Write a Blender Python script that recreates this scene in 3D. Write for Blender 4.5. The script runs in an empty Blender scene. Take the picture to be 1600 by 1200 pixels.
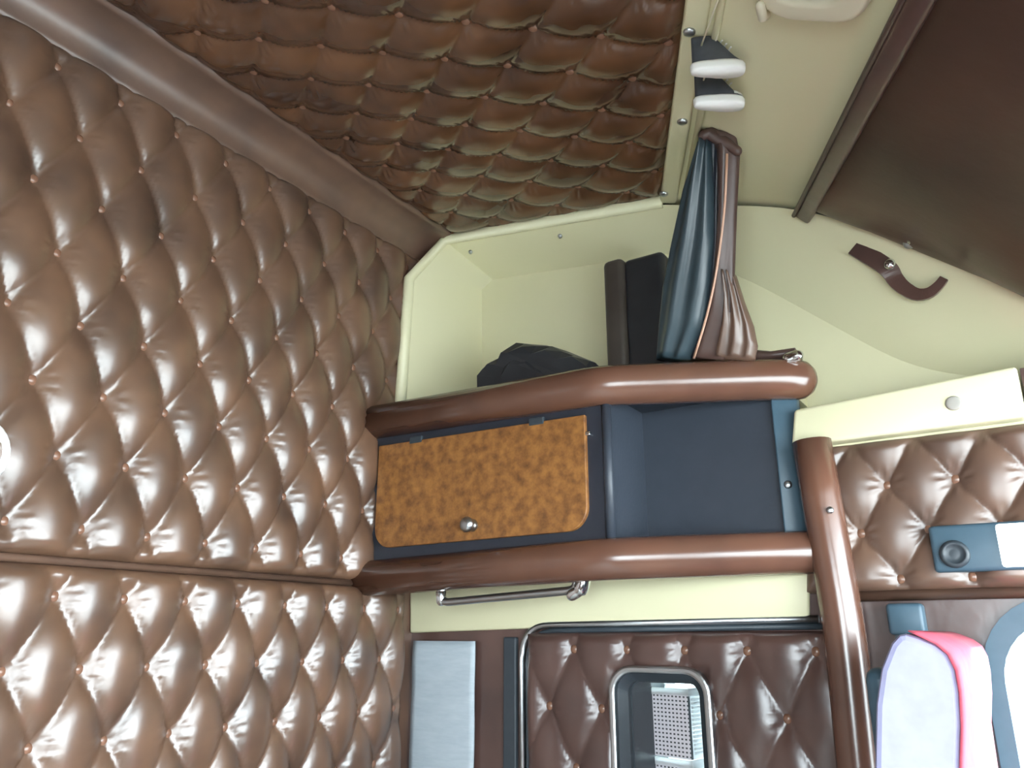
import bpy, bmesh, math, random
from mathutils import Vector, Matrix, noise
from mathutils.bvhtree import BVHTree

random.seed(4)
sc = bpy.context.scene
col = sc.collection

# ------------------------------------------------------------------ camera, light, exposure
H = 1.30                                   # eye height above the cab floor
F = 1220.0                                 # focal length in pixels of the 1600 px frame
PITCH = math.atan(392 / F)
YAW = math.atan(836 / (F / math.cos(PITCH)))
cd = bpy.data.cameras.new('camera')
cam = bpy.data.objects.new('camera', cd)
col.objects.link(cam)
cam.location = (0, 0, H)
cam.rotation_euler = (math.pi / 2 + PITCH, 0, YAW)
cd.sensor_width = 36.0
cd.lens = F / 1600 * 36.0
cd.clip_start = 0.02
cd.clip_end = 200
sc.camera = cam

world = bpy.data.worlds.new('world')
sc.world = world
world.use_nodes = True
bg = world.node_tree.nodes['Background']
bg.inputs['Color'].default_value = (0.82, 0.94, 1.0, 1)
bg.inputs['Strength'].default_value = 6.0

sc.view_settings.view_transform = 'Standard'
sc.view_settings.look = 'None'
sc.view_settings.gamma = 1.0
sc.view_settings.use_curve_mapping = False
sc.view_settings.exposure = 1.85

RX = -1.145          # rear wall face
SY = 1.36            # left wall face
OY = -0.96           # right (unseen) wall face
FX = 0.95            # front of the cab

WX0_, WX1_ = -0.640, -0.505
def portal(loc, direction, sx, sy):
    l = bpy.data.lights.new('daylight_opening', 'AREA')
    l.shape = 'RECTANGLE'; l.size = sx; l.size_y = sy
    l.energy = 1.0
    l.cycles.is_portal = True
    o = bpy.data.objects.new('daylight_opening', l)
    col.objects.link(o)
    o.location = loc
    o.rotation_euler = Vector(direction).to_track_quat('-Z', 'Z').to_euler()
    return o
portal((FX + 0.02, 0.2, H - 0.085), (-1, 0, 0), 2.2, 0.93)
portal((0.36, SY + 0.19, H - 0.22), (0, -1, 0), 0.90, 0.60)
portal(((WX0_ + WX1_) / 2, SY + 0.21, H - 0.26), (0, -1, 0), 0.13, 0.36)
portal((0.33, OY - 0.12, H - 0.10), (0, 1, 0), 0.98, 0.84)

# ------------------------------------------------------------------ pixel helpers (a pixel is only a direction)
def ray(x, y):
    r = x - 800; u = 600 - y
    fw = F * math.cos(PITCH) - u * math.sin(PITCH)
    up = F * math.sin(PITCH) + u * math.cos(PITCH)
    return Vector((-math.sin(YAW) * fw + math.cos(YAW) * r, math.cos(YAW) * fw + math.sin(YAW) * r, up))
EYE = Vector((0, 0, H))
def on_x(x, y, c): d = ray(x, y); return EYE + d * (c / d.x)
def on_y(x, y, c): d = ray(x, y); return EYE + d * (c / d.y)
def on_plane(x, y, p, n):
    d = ray(x, y); n = Vector(n)
    return EYE + d * ((Vector(p) - EYE).dot(n) / d.dot(n))

# ------------------------------------------------------------------ materials
MATS = {}
def mat(name, color, rough=0.5, metal=0.0, spec=0.5, coat=0.0, color2=None, scale=6.0, detail=2.5,
        bump=0.0, bscale=60.0, emit=None, stretch=None, lo=0.22, hi=0.78, rough2=None):
    m = bpy.data.materials.new(name); m.use_nodes = True
    nt = m.node_tree; b = nt.nodes['Principled BSDF']
    b.inputs['Base Color'].default_value = (*color, 1)
    b.inputs['Roughness'].default_value = rough
    b.inputs['Metallic'].default_value = metal
    b.inputs['Specular IOR Level'].default_value = spec
    b.inputs['Coat Weight'].default_value = coat
    b.inputs['Coat Roughness'].default_value = 0.15
    tc = nt.nodes.new('ShaderNodeTexCoord')
    src = tc.outputs['Object']
    if stretch:
        mp = nt.nodes.new('ShaderNodeMapping'); mp.inputs['Scale'].default_value = stretch
        nt.links.new(src, mp.inputs['Vector']); src = mp.outputs['Vector']
    if color2 is not None:
        n = nt.nodes.new('ShaderNodeTexNoise'); n.inputs['Scale'].default_value = scale
        n.inputs['Detail'].default_value = detail; n.inputs['Roughness'].default_value = 0.6
        nt.links.new(src, n.inputs['Vector'])
        r = nt.nodes.new('ShaderNodeValToRGB')
        r.color_ramp.elements[0].position = lo; r.color_ramp.elements[0].color = (*color, 1)
        r.color_ramp.elements[1].position = hi; r.color_ramp.elements[1].color = (*color2, 1)
        nt.links.new(n.outputs['Fac'], r.inputs['Fac'])
        nt.links.new(r.outputs['Color'], b.inputs['Base Color'])
        if rough2 is not None:
            mr = nt.nodes.new('ShaderNodeMapRange')
            mr.inputs['To Min'].default_value = rough; mr.inputs['To Max'].default_value = rough2
            nt.links.new(n.outputs['Fac'], mr.inputs['Value'])
            nt.links.new(mr.outputs['Result'], b.inputs['Roughness'])
    if bump:
        n2 = nt.nodes.new('ShaderNodeTexNoise'); n2.inputs['Scale'].default_value = bscale
        n2.inputs['Detail'].default_value = 3
        nt.links.new(src, n2.inputs['Vector'])
        bp = nt.nodes.new('ShaderNodeBump'); bp.inputs['Strength'].default_value = bump
        bp.inputs['Distance'].default_value = 0.004
        nt.links.new(n2.outputs['Fac'], bp.inputs['Height'])
        nt.links.new(bp.outputs['Normal'], b.inputs['Normal'])
    if emit:
        b.inputs['Emission Color'].default_value = (*emit[0], 1)
        b.inputs['Emission Strength'].default_value = emit[1]
    MATS[name] = m
    return m

mat('leather', (0.055, 0.032, 0.023), 0.29, color2=(0.190, 0.102, 0.060), scale=9, bump=0.10, bscale=40, spec=1.0)
mat('leather_ceiling', (0.035, 0.016, 0.010), 0.20, color2=(0.16, 0.072, 0.033), scale=8, bump=0.08, bscale=40, spec=0.9)
mat('leather_front', (0.045, 0.024, 0.018), 0.38, color2=(0.105, 0.054, 0.035), scale=4, bump=0.15, bscale=30, spec=0.4)
mat('leather_smooth', (0.085, 0.050, 0.037), 0.36, color2=(0.165, 0.092, 0.060), scale=11, bump=0.10, bscale=35, spec=0.9)
mat('leather_roll', (0.10, 0.047, 0.033), 0.22, color2=(0.17, 0.077, 0.048), scale=7, bump=0.04, bscale=40, spec=0.9)
mat('leather_button', (0.17, 0.085, 0.055), 0.25, color2=(0.26, 0.13, 0.08), scale=20, spec=0.6)
mat('leather_side', (0.058, 0.032, 0.028), 0.28, color2=(0.120, 0.064, 0.052), scale=9, bump=0.1, bscale=40, spec=0.8)
mat('beige', (0.69, 0.66, 0.43), 0.42, color2=(0.74, 0.71, 0.48), scale=3, bump=0.03, bscale=90)
mat('beige_lamp', (0.72, 0.68, 0.52), 0.35)
mat('navy', (0.018, 0.022, 0.032), 0.36, color2=(0.026, 0.030, 0.042), scale=20, bump=0.1, bscale=120)
mat('navy_lining', (0.030, 0.038, 0.052), 0.42, color2=(0.038, 0.046, 0.062), scale=20, bump=0.1, bscale=120)
mat('burl', (0.10, 0.038, 0.014), 0.38, color2=(0.38, 0.165, 0.045), scale=55, detail=6, lo=0.26, hi=0.74, stretch=(1, 1, 1.0))
mat('chrome', (0.75, 0.78, 0.80), 0.12, metal=1.0)
mat('steel', (0.50, 0.53, 0.55), 0.30, metal=1.0)
mat('dark_plastic', (0.030, 0.040, 0.050), 0.38, color2=(0.040, 0.052, 0.062), scale=30)
mat('blue_plastic', (0.045, 0.090, 0.125), 0.42, color2=(0.06, 0.11, 0.15), scale=30)
mat('rubber', (0.03, 0.04, 0.05), 0.5, color2=(0.04, 0.05, 0.06), scale=40)
mat('blue_leather', (0.026, 0.044, 0.056), 0.30, color2=(0.044, 0.068, 0.082), scale=8, bump=0.06, bscale=50)
mat('brown_lining', (0.058, 0.034, 0.029), 0.36, color2=(0.10, 0.058, 0.048), scale=10, bump=0.06)
mat('tan_piping', (0.55, 0.32, 0.22), 0.4, color2=(0.62, 0.38, 0.27), scale=30)
mat('black_bag', (0.020, 0.022, 0.026), 0.34, color2=(0.035, 0.038, 0.042), scale=15, bump=0.1)
mat('dark_brown_box', (0.050, 0.040, 0.034), 0.45, color2=(0.075, 0.062, 0.052), scale=12)
mat('grey_cloth', (0.36, 0.42, 0.47), 0.6, color2=(0.44, 0.50, 0.54), scale=22, stretch=(1, 1, 5), bump=0.3, bscale=30)
mat('seat_fabric', (0.32, 0.32, 0.50), 0.8, color2=(0.37, 0.37, 0.56), scale=60)
mat('seat_red', (0.62, 0.10, 0.15), 0.6, color2=(0.70, 0.13, 0.19), scale=60)
mat('white_plastic', (0.80, 0.80, 0.78), 0.4, color2=(0.84, 0.84, 0.82), scale=30)
mat('shoe_dark', (0.040, 0.046, 0.058), 0.6, color2=(0.065, 0.07, 0.085), scale=60)
mat('string', (0.62, 0.58, 0.44), 0.7, color2=(0.7, 0.66, 0.5), scale=60)
mat('lamp_lens', (0.9, 0.95, 0.95), 0.4, emit=((0.88, 1.0, 1.0), 1.2))
mat('dark_hole', (0.05, 0.05, 0.03), 0.7, color2=(0.06, 0.06, 0.04), scale=20)
mat('shell_grey', (0.35, 0.33, 0.30), 0.6, color2=(0.40, 0.38, 0.34), scale=5)
mat('floor_mat', (0.24, 0.21, 0.18), 0.8, color2=(0.32, 0.28, 0.24), scale=30, bump=0.2)
mat('bounce_bedding', (0.70, 0.69, 0.66), 0.9, color2=(0.78, 0.77, 0.74), scale=8, bump=0.2, bscale=12)  # pale cover of the added berth, throws light up to the ceiling
mat('concrete', (0.58, 0.57, 0.55), 0.85, color2=(0.68, 0.67, 0.65), scale=1.2, bump=0.2, bscale=20)

# perforated crate face: small dark holes in a square grid
def perforated():
    m = bpy.data.materials.new('perforated'); m.use_nodes = True
    nt = m.node_tree; b = nt.nodes['Principled BSDF']; b.inputs['Roughness'].default_value = 0.5
    tc = nt.nodes.new('ShaderNodeTexCoord')
    br = nt.nodes.new('ShaderNodeTexBrick')
    br.offset = 0.0; br.squash = 1.0
    br.inputs['Color1'].default_value = (0.06, 0.06, 0.07, 1); br.inputs['Color2'].default_value = (0.08, 0.08, 0.09, 1)
    br.inputs['Mortar'].default_value = (0.80, 0.76, 0.80, 1)
    br.inputs['Scale'].default_value = 1.0; br.inputs['Mortar Size'].default_value = 0.0022
    br.inputs['Brick Width'].default_value = 0.0085; br.inputs['Row Height'].default_value = 0.0070
    nt.links.new(tc.outputs['UV'], br.inputs['Vector'])
    nt.links.new(br.outputs['Color'], b.inputs['Base Color'])
    MATS['perforated'] = m
perforated()

def translucent_mat():
    m = bpy.data.materials.new('thin_white_plastic'); m.use_nodes = True
    nt = m.node_tree; b = nt.nodes['Principled BSDF']
    b.inputs['Base Color'].default_value = (0.85, 0.86, 0.86, 1); b.inputs['Roughness'].default_value = 0.4
    out = [n for n in nt.nodes if n.type == 'OUTPUT_MATERIAL'][0]
    t = nt.nodes.new('ShaderNodeBsdfTranslucent'); t.inputs['Color'].default_value = (0.95, 0.96, 0.96, 1)
    mx = nt.nodes.new('ShaderNodeMixShader'); mx.inputs['Fac'].default_value = 0.75
    nt.links.new(b.outputs['BSDF'], mx.inputs[1]); nt.links.new(t.outputs['BSDF'], mx.inputs[2])
    nt.links.new(mx.outputs['Shader'], out.inputs['Surface'])
    MATS['thin_white_plastic'] = m
translucent_mat()

def glass_mat():
    m = bpy.data.materials.new('glass'); m.use_nodes = True
    nt = m.node_tree
    for n in list(nt.nodes):
        if n.type != 'OUTPUT_MATERIAL': nt.nodes.remove(n)
    out = [n for n in nt.nodes if n.type == 'OUTPUT_MATERIAL'][0]
    t = nt.nodes.new('ShaderNodeBsdfTransparent'); t.inputs['Color'].default_value = (0.90, 0.97, 0.97, 1)
    g = nt.nodes.new('ShaderNodeBsdfGlossy'); g.inputs['Roughness'].default_value = 0.02
    fr = nt.nodes.new('ShaderNodeFresnel'); fr.inputs['IOR'].default_value = 1.45
    mx = nt.nodes.new('ShaderNodeMixShader')
    nt.links.new(fr.outputs['Fac'], mx.inputs['Fac'])
    nt.links.new(t.outputs['BSDF'], mx.inputs[1]); nt.links.new(g.outputs['BSDF'], mx.inputs[2])
    nt.links.new(mx.outputs['Shader'], out.inputs['Surface'])
    MATS['glass'] = m
glass_mat()

# ------------------------------------------------------------------ mesh helpers
def base_of(o):
    v = Vector((0, 0, 0))
    while o is not None:
        v += o.location
        o = o.parent
    return v

def obj(name, me, m, parent=None, smooth=False):
    o = bpy.data.objects.new(name, me)
    col.objects.link(o)
    if m and not me.materials: me.materials.append(MATS[m])
    if smooth:
        for p in me.polygons: p.use_smooth = True
    if parent is not None:
        o.parent = parent
        o.location = -base_of(parent)          # mesh data is written in world coordinates
    return o

def tag(o, label=None, cat=None, group=None, kind=None):
    if label: o['label'] = label
    if cat: o['category'] = cat
    if group: o['group'] = group
    if kind: o['kind'] = kind
    return o

def thing(name, loc, label, cat, group=None):
    o = bpy.data.objects.new(name, None); col.objects.link(o)
    o.empty_display_size = 0.05
    o.location = loc
    return tag(o, label, cat, group)

def structure(name, loc=(0, 0, 0), label=None):
    o = bpy.data.objects.new(name, None); col.objects.link(o)
    o.empty_display_size = 0.05; o.location = loc
    return tag(o, label, None, None, 'structure')

def mesh(name, verts, faces):
    me = bpy.data.meshes.new(name)
    me.from_pydata([tuple(v) for v in verts], [], faces)
    bm = bmesh.new(); bm.from_mesh(me)
    bmesh.ops.recalc_face_normals(bm, faces=bm.faces)
    bm.to_mesh(me); bm.free()
    return me

def bevel_me(me, w, seg=2, angle=0.6):
    bm = bmesh.new(); bm.from_mesh(me)
    es = [e for e in bm.edges if len(e.link_faces) == 2 and e.calc_face_angle(0) > angle]
    if es: bmesh.ops.bevel(bm, geom=es, offset=w, segments=seg, affect='EDGES', profile=0.5)
    bm.to_mesh(me); bm.free()
    return me

def box(name, x0, x1, y0, y1, z0, z1, bev=0.0, seg=2):
    v = [(x, y, z) for z in (z0, z1) for y in (y0, y1) for x in (x0, x1)]
    f = [(0, 2, 3, 1), (4, 5, 7, 6), (0, 1, 5, 4), (2, 6, 7, 3), (0, 4, 6, 2), (1, 3, 7, 5)]
    me = mesh(name, v, f)
    if bev: bevel_me(me, bev, seg)
    return me

def prism(name, pts, off, bev=0.0, seg=2):
    """closed polygon (3D) extruded by vector off"""
    off = Vector(off); n = len(pts)
    v = [Vector(p) for p in pts] + [Vector(p) + off for p in pts]
    f = [tuple(range(n)), tuple(range(2 * n - 1, n - 1, -1))]
    f += [(i, (i + 1) % n, n + (i + 1) % n, n + i) for i in range(n)]
    me = mesh(name, v, f)
    if bev: bevel_me(me, bev, seg)
    return me

def smooth_path(pts, r=0.05, n=6):
    pts = [Vector(p) for p in pts]
    out = [pts[0]]
    for a, b, c in zip(pts, pts[1:], pts[2:]):
        d1 = min(r, (b - a).length * 0.45); d2 = min(r, (c - b).length * 0.45)
        p = b + (a - b).normalized() * d1; q = b + (c - b).normalized() * d2
        for i in range(n + 1):
            t = i / n
            out.append(p * (1 - t) ** 2 + b * 2 * t * (1 - t) + q * t * t)
    out.append(pts[-1])
    return out

def sweep(name, pts, rad, n=14, flat=1.0, up=(0, 0, 1), round_ends=(False, False)):
    """tube along a path; flat scales the section along `up`"""
    pts = [Vector(p) for p in pts]
    rads = list(rad) if isinstance(rad, (list, tuple)) else [rad] * len(pts)
    def capped(p, q, r):           # hemispherical end
        d = (p - q).normalized()
        return [(p + d * r * math.sin(a), r * max(0.06, math.cos(a))) for a in (0.4, 0.8, 1.15, 1.45)]
    P = list(zip(pts, rads))
    if round_ends[0]: P = list(reversed(capped(pts[0], pts[1], rads[0]))) + P
    if round_ends[1]: P = P + capped(pts[-1], pts[-2], rads[-1])
    V = []; up = Vector(up)
    for i, (p, r) in enumerate(P):
        a = P[max(0, i - 1)][0]; b = P[min(len(P) - 1, i + 1)][0]
        t = (b - a).normalized()
        s = t.cross(up)
        s = s.normalized() if s.length > 1e-4 else Vector((1, 0, 0))
        u = s.cross(t).normalized()
        for k in range(n):
            w = 2 * math.pi * k / n
            V.append(p + s * (r * math.cos(w)) + u * (r * flat * math.sin(w)))
    Fc = []
    for i in range(len(P) - 1):
        for k in range(n):
            Fc.append((i * n + k, i * n + (k + 1) % n, (i + 1) * n + (k + 1) % n, (i + 1) * n + k))
    Fc.append(tuple(range(n))); Fc.append(tuple(range((len(P) - 1) * n, len(P) * n)))
    return mesh(name, V, Fc)

def lathe(name, prof, n=20, loc=(0, 0, 0), axis=(0, 0, 1)):
    """profile of (radius, height) pairs turned about axis"""
    q = Vector(axis).to_track_quat('Z', 'Y'); loc = Vector(loc)
    V = []; Fc = []
    for r, h in prof:
        for k in range(n):
            w = 2 * math.pi * k / n
            V.append(loc + q @ Vector((r * math.cos(w), r * math.sin(w), h)))
    for i in range(len(prof) - 1):
        for k in range(n):
            Fc.append((i * n + k, i * n + (k + 1) % n, (i + 1) * n + (k + 1) % n, (i + 1) * n + k))
    Fc.append(tuple(range(n))); Fc.append(tuple(range((len(prof) - 1) * n, len(prof) * n)))
    return mesh(name, V, Fc)

def rounded_rect(w, h, r, n=6, corners=(1, 1, 1, 1)):
    """2D outline centred on 0; corners: bottom-left, bottom-right, top-right, top-left"""
    out = []
    for k, (cx, cy, a0) in enumerate(((-w / 2, -h / 2, math.pi), (w / 2, -h / 2, 1.5 * math.pi), (w / 2, h / 2, 0), (-w / 2, h / 2, 0.5 * math.pi))):
        rr = r if corners[k] else 0.002
        ox = cx + (rr if cx < 0 else -rr); oy = cy + (rr if cy < 0 else -rr)
        for i in range(n + 1):
            a = a0 + i / n * math.pi / 2
            out.append((ox + rr * math.cos(a), oy + rr * math.sin(a)))
    return out

def ring_prism(name, outer, inner, off):
    """frame between two outlines of equal length, extruded by off"""
    off = Vector(off); n = len(outer)
    V = [Vector(p) for p in outer] + [Vector(p) for p in inner]
    V += [v + off for v in V]
    Fc = []
    for i in range(n):
        j = (i + 1) % n
        Fc += [(i, j, n + j, n + i), (2 * n + i, 3 * n + i, 3 * n + j, 2 * n + j), (i, 2 * n + i, 2 * n + j, j), (n + i, n + j, 3 * n + j, 3 * n + i)]
    return mesh(name, V, Fc)

# ------------------------------------------------------------------ buttoned upholstery
def tuft_height(u, v, a, b, h):
    """u along the rows, v across; buttons at (i a, 2 k b) and ((i+.5) a, (2k+1) b)"""
    p = u / a; q = v / (2 * b)
    s = p + q; t = p - q
    fs = s - math.floor(s); ft = t - math.floor(t)
    A = math.sin(math.pi * fs); B = math.sin(math.pi * ft)
    hh = 0.62 * (A * B) ** 0.5 + 0.38 * (1 - (1 - A) * (1 - B))
    # gathers around the button
    rs = fs if fs < 0.5 else fs - 1; rt = ft if ft < 0.5 else ft - 1
    du = (rs + rt) / 2 * a; dv = (rs - rt) * b
    r = math.hypot(du, dv)
    th = math.atan2(dv, du)
    hh += 0.09 * math.cos(9 * th + 5 * math.floor(s + .5) + 3 * math.floor(t + .5)) * math.exp(-((r - 0.017) / 0.009) ** 2)
    return h * hh

def tufted(name, quad, nrm, origin, ux, vx, a, b, h, m, parent, res=0.0055, edge=0.02, thick=0.012, hole=None):
    """quad: four world corners in order; the padded face is raised along nrm. Buttons become children."""
    c = [Vector(p) for p in quad]; nrm = Vector(nrm).normalized()
    origin = Vector(origin); ux = Vector(ux).normalized(); vx = Vector(vx).normalized()
    l1 = max((c[1] - c[0]).length, (c[2] - c[3]).length); l2 = max((c[3] - c[0]).length, (c[2] - c[1]).length)
    n1 = max(4, int(l1 / res)); n2 = max(4, int(l2 / res))
    V = []; Fc = []
    for j in range(n2 + 1):
        tj = j / n2
        for i in range(n1 + 1):
            ti = i / n1
            p = (c[0] * (1 - ti) + c[1] * ti) * (1 - tj) + (c[3] * (1 - ti) + c[2] * ti) * tj
            d = p - origin
            hh = tuft_height(d.dot(ux), d.dot(vx), a, b, h)
            e = min(ti * l1, (1 - ti) * l1, tj * l2, (1 - tj) * l2)
            if hole: e = max(1e-6, min(e, hole(p))) if e > 0 else e
            k = min(1.0, e / edge)
            k = k * (2 - k)
            hh += 0.0012 * noise.noise(p * 23)
            V.append(p + nrm * (hh * k + (thick if e > 0 else 0.0)))
    w = n1 + 1
    for j in range(n2):
        for i in range(n1):
            fc_ = (j * w + i, j * w + i + 1, (j + 1) * w + i + 1, (j + 1) * w + i)
            if hole and all(hole(V[k]) < 0.0 for k in fc_): continue
            Fc.append(fc_)
    # closed back
    me = bpy.data.meshes.new(name)
    me.from_pydata([tuple(v) for v in V], [], Fc)
    bm = bmesh.new(); bm.from_mesh(me)
    bm.normal_update()
    bm.faces.ensure_lookup_table()
    if sum(f.normal.dot(nrm) for f in bm.faces[:200]) < 0:
        bmesh.ops.reverse_faces(bm, faces=bm.faces)
    bm.to_mesh(me); bm.free()
    o = obj(name, me, m, parent, smooth=True)
    # buttons
    ex = (c[1] - c[0]); ey = (c[3] - c[0])
    us = [(p - origin).dot(ux) for p in c]; vs = [(p - origin).dot(vx) for p in c]
    q = nrm.to_track_quat('Z', 'Y')
    def inside(p, margin):
        for k in range(4):
            A_ = c[k]; B_ = c[(k + 1) % 4]
            side = (B_ - A_).normalized().cross(nrm)
            cen = (c[0] + c[1] + c[2] + c[3]) / 4
            if side.dot(cen - A_) < 0: side = -side
            if side.dot(p - A_) < margin: return False
        return True
    for r in range(int(min(vs) / b) - 2, int(max(vs) / b) + 3):
        for i in range(int(min(us) / a) - 2, int(max(us) / a) + 3):
            u = (i + (0.5 if r % 2 else 0.0)) * a; v = r * b
            p = origin + ux * u + vx * v
            p = p + nrm * (c[0] - p).dot(nrm)
            if not inside(p, 0.012) or (hole and hole(p) < 0.010): continue
            bo = bpy.data.objects.new('button', BUTTON)
            col.objects.link(bo); bo.parent = o
            bo.location = p + nrm * (thick - 0.001) - base_of(o)
            bo.rotation_mode = 'QUATERNION'; bo.rotation_quaternion = q
    return o

BUTTON = lathe('button', [(0.0076, -0.004), (0.0082, 0.001), (0.0076, 0.0035), (0.0052, 0.0055), (0.002, 0.0064)], 12)
for p in BUTTON.polygons: p.use_smooth = True
BUTTON.materials.append(MATS['leather_button'])

SCREW = lathe('screw', [(0.0068, -0.002), (0.0070, 0.0012), (0.0048, 0.0030), (0.0015, 0.0036)], 12)
for p in SCREW.polygons: p.use_smooth = True
SCREW.materials.append(MATS['steel'])
def screw(p, nrm, parent, s=1.0):
    o = bpy.data.objects.new('screw', SCREW); col.objects.link(o); o.parent = parent
    o.location = Vector(p) - base_of(parent)
    o.rotation_euler = Vector(nrm).to_track_quat('Z', 'Y').to_euler()
    o.scale = (s, s, s)
    return o

# ================================================================== SETTING
tag(obj('floor', box('floor', RX - 0.2, FX + 0.1, OY - 0.1, SY + 0.2, -0.05, 0.0), 'floor_mat'), kind='structure')
tag(obj('ground', box('ground', -40, 40, -40, 40, -1.2, -1.1), 'concrete'), kind='structure')

# ---- rear wall
rear = structure('wall_rear')
obj('backing', box('backing', RX - 0.10, RX, OY - 0.1, SY + 0.24, 0, H + 1.05), 'leather_smooth', rear)
zs = H + 0.098      # seam between the two padded panels
y0 = OY + 0.002; y1 = SY - 0.045
up_panel = tufted('upper_panel', [(RX, y0, zs + 0.004), (RX, y1, zs + 0.004), (RX, y1, H + 0.870), (RX, y0, H + 0.870)], (1, 0, 0),
                  (RX, 0.503, H + 0.340), (0, 1, 0), (0, 0, 1), 0.1028, 0.0985, 0.025, 'leather', rear)
lo_panel = tufted('lower_panel', [(RX, y0, H - 0.60), (RX, y1, H - 0.60), (RX, y1, zs - 0.004), (RX, y0, zs - 0.004)], (1, 0, 0),
                  (RX, 0.585, H + 0.050), (0, 1, 0), (0, 0, 1), 0.1012, 0.0955, 0.025, 'leather', rear)
obj('seam_piping', sweep('seam_piping', [(RX + 0.008, y0, zs), (RX + 0.008, y1, zs)], 0.006, 10), 'leather_smooth', rear, True)

# ---- ceiling: the padded rear part slopes gently down to the front
TN = Vector((0.14, 0, 1)).normalized()
TP = Vector((-1.1, 0, H + 0.95))
E1a = on_plane(1035, 303, TP, TN); E1b = on_plane(1075, 0, TP, TN)
RP = E1a.copy(); RN = Vector((0.435, 0, 1)).normalized()          # moulded beige roof, steeper
E2a = on_plane(1255, 320, RP, RN); E2b = on_plane(1420, 0, RP, RN)
MID = 0.2
def along_y(a, b, y): return a + (b - a) * ((y - a.y) / (b.y - a.y))
def mir(p): return Vector((p.x, 2 * MID - p.y, p.z))
E1m = along_y(E1a, E1b, MID); E2m = along_y(E2a, E2b, MID)
ceil = structure('ceiling')
def tz(x): return TP.z - 0.14 * (x - TP.x)
cxr = RX + 0.085
cq = [Vector((cxr, 1.362, tz(cxr))), Vector((cxr, MID, tz(cxr))), E1m, Vector((E1a.x, 1.362, tz(E1a.x)))]
ux_c = Vector((1, 0, -0.14)).normalized()
cpan = tufted('padded_panel', cq, -TN, on_plane(793, 97, TP, TN), (0, 1, 0), ux_c, 0.1120, 0.0840, 0.021, 'leather_ceiling', ceil, edge=0.055, thick=0.004)
cpan2 = tufted('padded_panel', [mir(p) for p in cq], -TN, mir(on_plane(793, 97, TP, TN)), (0, 1, 0), ux_c, 0.1120, 0.0840, 0.021, 'leather_ceiling', ceil, res=0.012, edge=0.035, thick=0.004)
# beige moulded roof section between the padded panels
def roof_section(ps, name, m, th=0.02):
    return obj(name, prism(name, ps, (0, 0, th)), m, ceil)
def roof_patch(a, b, c_, d):
    V = []; Fc = []; n_ = 16
    for j in range(n_ + 1):
        for i in range(n_ + 1):
            s = i / n_; t = j / n_
            V.append((a * (1 - s) + b * s) * (1 - t) + (d * (1 - s) + c_ * s) * t)
    for j in range(n_):
        for i in range(n_): Fc.append((j * 17 + i, j * 17 + i + 1, (j + 1) * 17 + i + 1, (j + 1) * 17 + i))
    return obj('moulded_roof', mesh('moulded_roof', V, Fc), 'beige', ceil, True), V, Fc
E1x = E1a + (E1a - E1b).normalized() * 0.10; E2x = E2a + (E2a - E2b).normalized() * 0.10
_, rv, rf = roof_patch(E1x, E2x, E2m, E1m)
roof_patch(mir(E1x), mir(E2x), mir(E2m), mir(E1m))
ROOF = BVHTree.FromPolygons(rv, rf)
def on_roof(x, y, lift=0.0):
    d = ray(x, y).normalized()
    h_ = ROOF.ray_cast(EYE, d)
    return h_[0] - RN * lift
# beige edge strip along the padded panel, with screws
def edge_strip(a, b, name, wdt, m, th, nn):
    d = (b - a).normalized(); s = d.cross(nn).normalized()
    if s.x < 0: s = -s
    me = prism(name, [a - s * 0.004, b - s * 0.004, b + s * wdt, a + s * wdt], -nn * th, 0.004, 2)
    return obj(name, me, m, ceil, True), s
strip, s1 = edge_strip(E1a, E1m, 'edge_strip', 0.030, 'beige', 0.022, TN)
for px, py in ((1077, 50), (1066, 190), (1037, 303)):
    p = on_plane(px, py, TP - TN * 0.023, TN)
    screw(p, -TN, strip, 1.25)
edge_strip(mir(E1a), mir(E1m), 'edge_strip', 0.030, 'beige', 0.022, TN)

# outer skin so that daylight enters only by the windows
obj('outer_roof', box('outer_roof', RX - 0.2, FX + 0.1, OY - 0.15, SY + 0.26, H + 1.05, H + 1.10), 'shell_grey', ceil)

# front padded slope (dark leather)
D3 = on_y(1600, 462, SY)
DN = (D3 - E2a).cross(E2b - E2a).normalized()
if DN.z < 0: DN = -DN
ZF = H + 0.385
def down_to(p, d):                          # follow the slope down to the front roof level
    return p + d * ((ZF - p.z) / d.z)
sl = (D3 - E2a).normalized()
F1 = down_to(E2a, sl); F1.y = SY
slm = (Vector((1, 0, 0)) - DN * DN.x).normalized()
F2 = down_to(E2m, slm)
def padded_slope(name, c, parent, flip):
    n1, n2 = 70, 70; V = []; Fc = []
    for j in range(n2 + 1):
        for i in range(n1 + 1):
            s = i / n1; t = j / n2
            p = (c[0] * (1 - s) + c[1] * s) * (1 - t) + (c[3] * (1 - s) + c[2] * s) * t
            e = min(s, 1 - s, t, 1 - t)
            bulge = 0.020 * min(1, e / 0.12) ** 0.5
            fold = 0.012 * math.exp(-s * 5) * math.sin(t * 9 + s * 16 + 1.0) + 0.010 * noise.noise(Vector((s * 3.2, t * 2.2, 3)))
            k = min(1, e / 0.05)
            V.append(p - DN * (bulge + fold * k) if not flip else p + Vector((DN.x, -DN.y, DN.z)) * -(bulge + fold * k))
    w = n1 + 1
    for j in range(n2):
        for i in range(n1): Fc.append((j * w + i, j * w + i + 1, (j + 1) * w + i + 1, (j + 1) * w + i))
    return obj(name, mesh(name, V, Fc), 'leather_front', parent, True)
fc = [E2a, E2m, F2, F1]
fslope = padded_slope('padded_front_slope', fc, ceil, False)
padded_slope('padded_front_slope', [mir(p) for p in fc], ceil, True)
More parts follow.
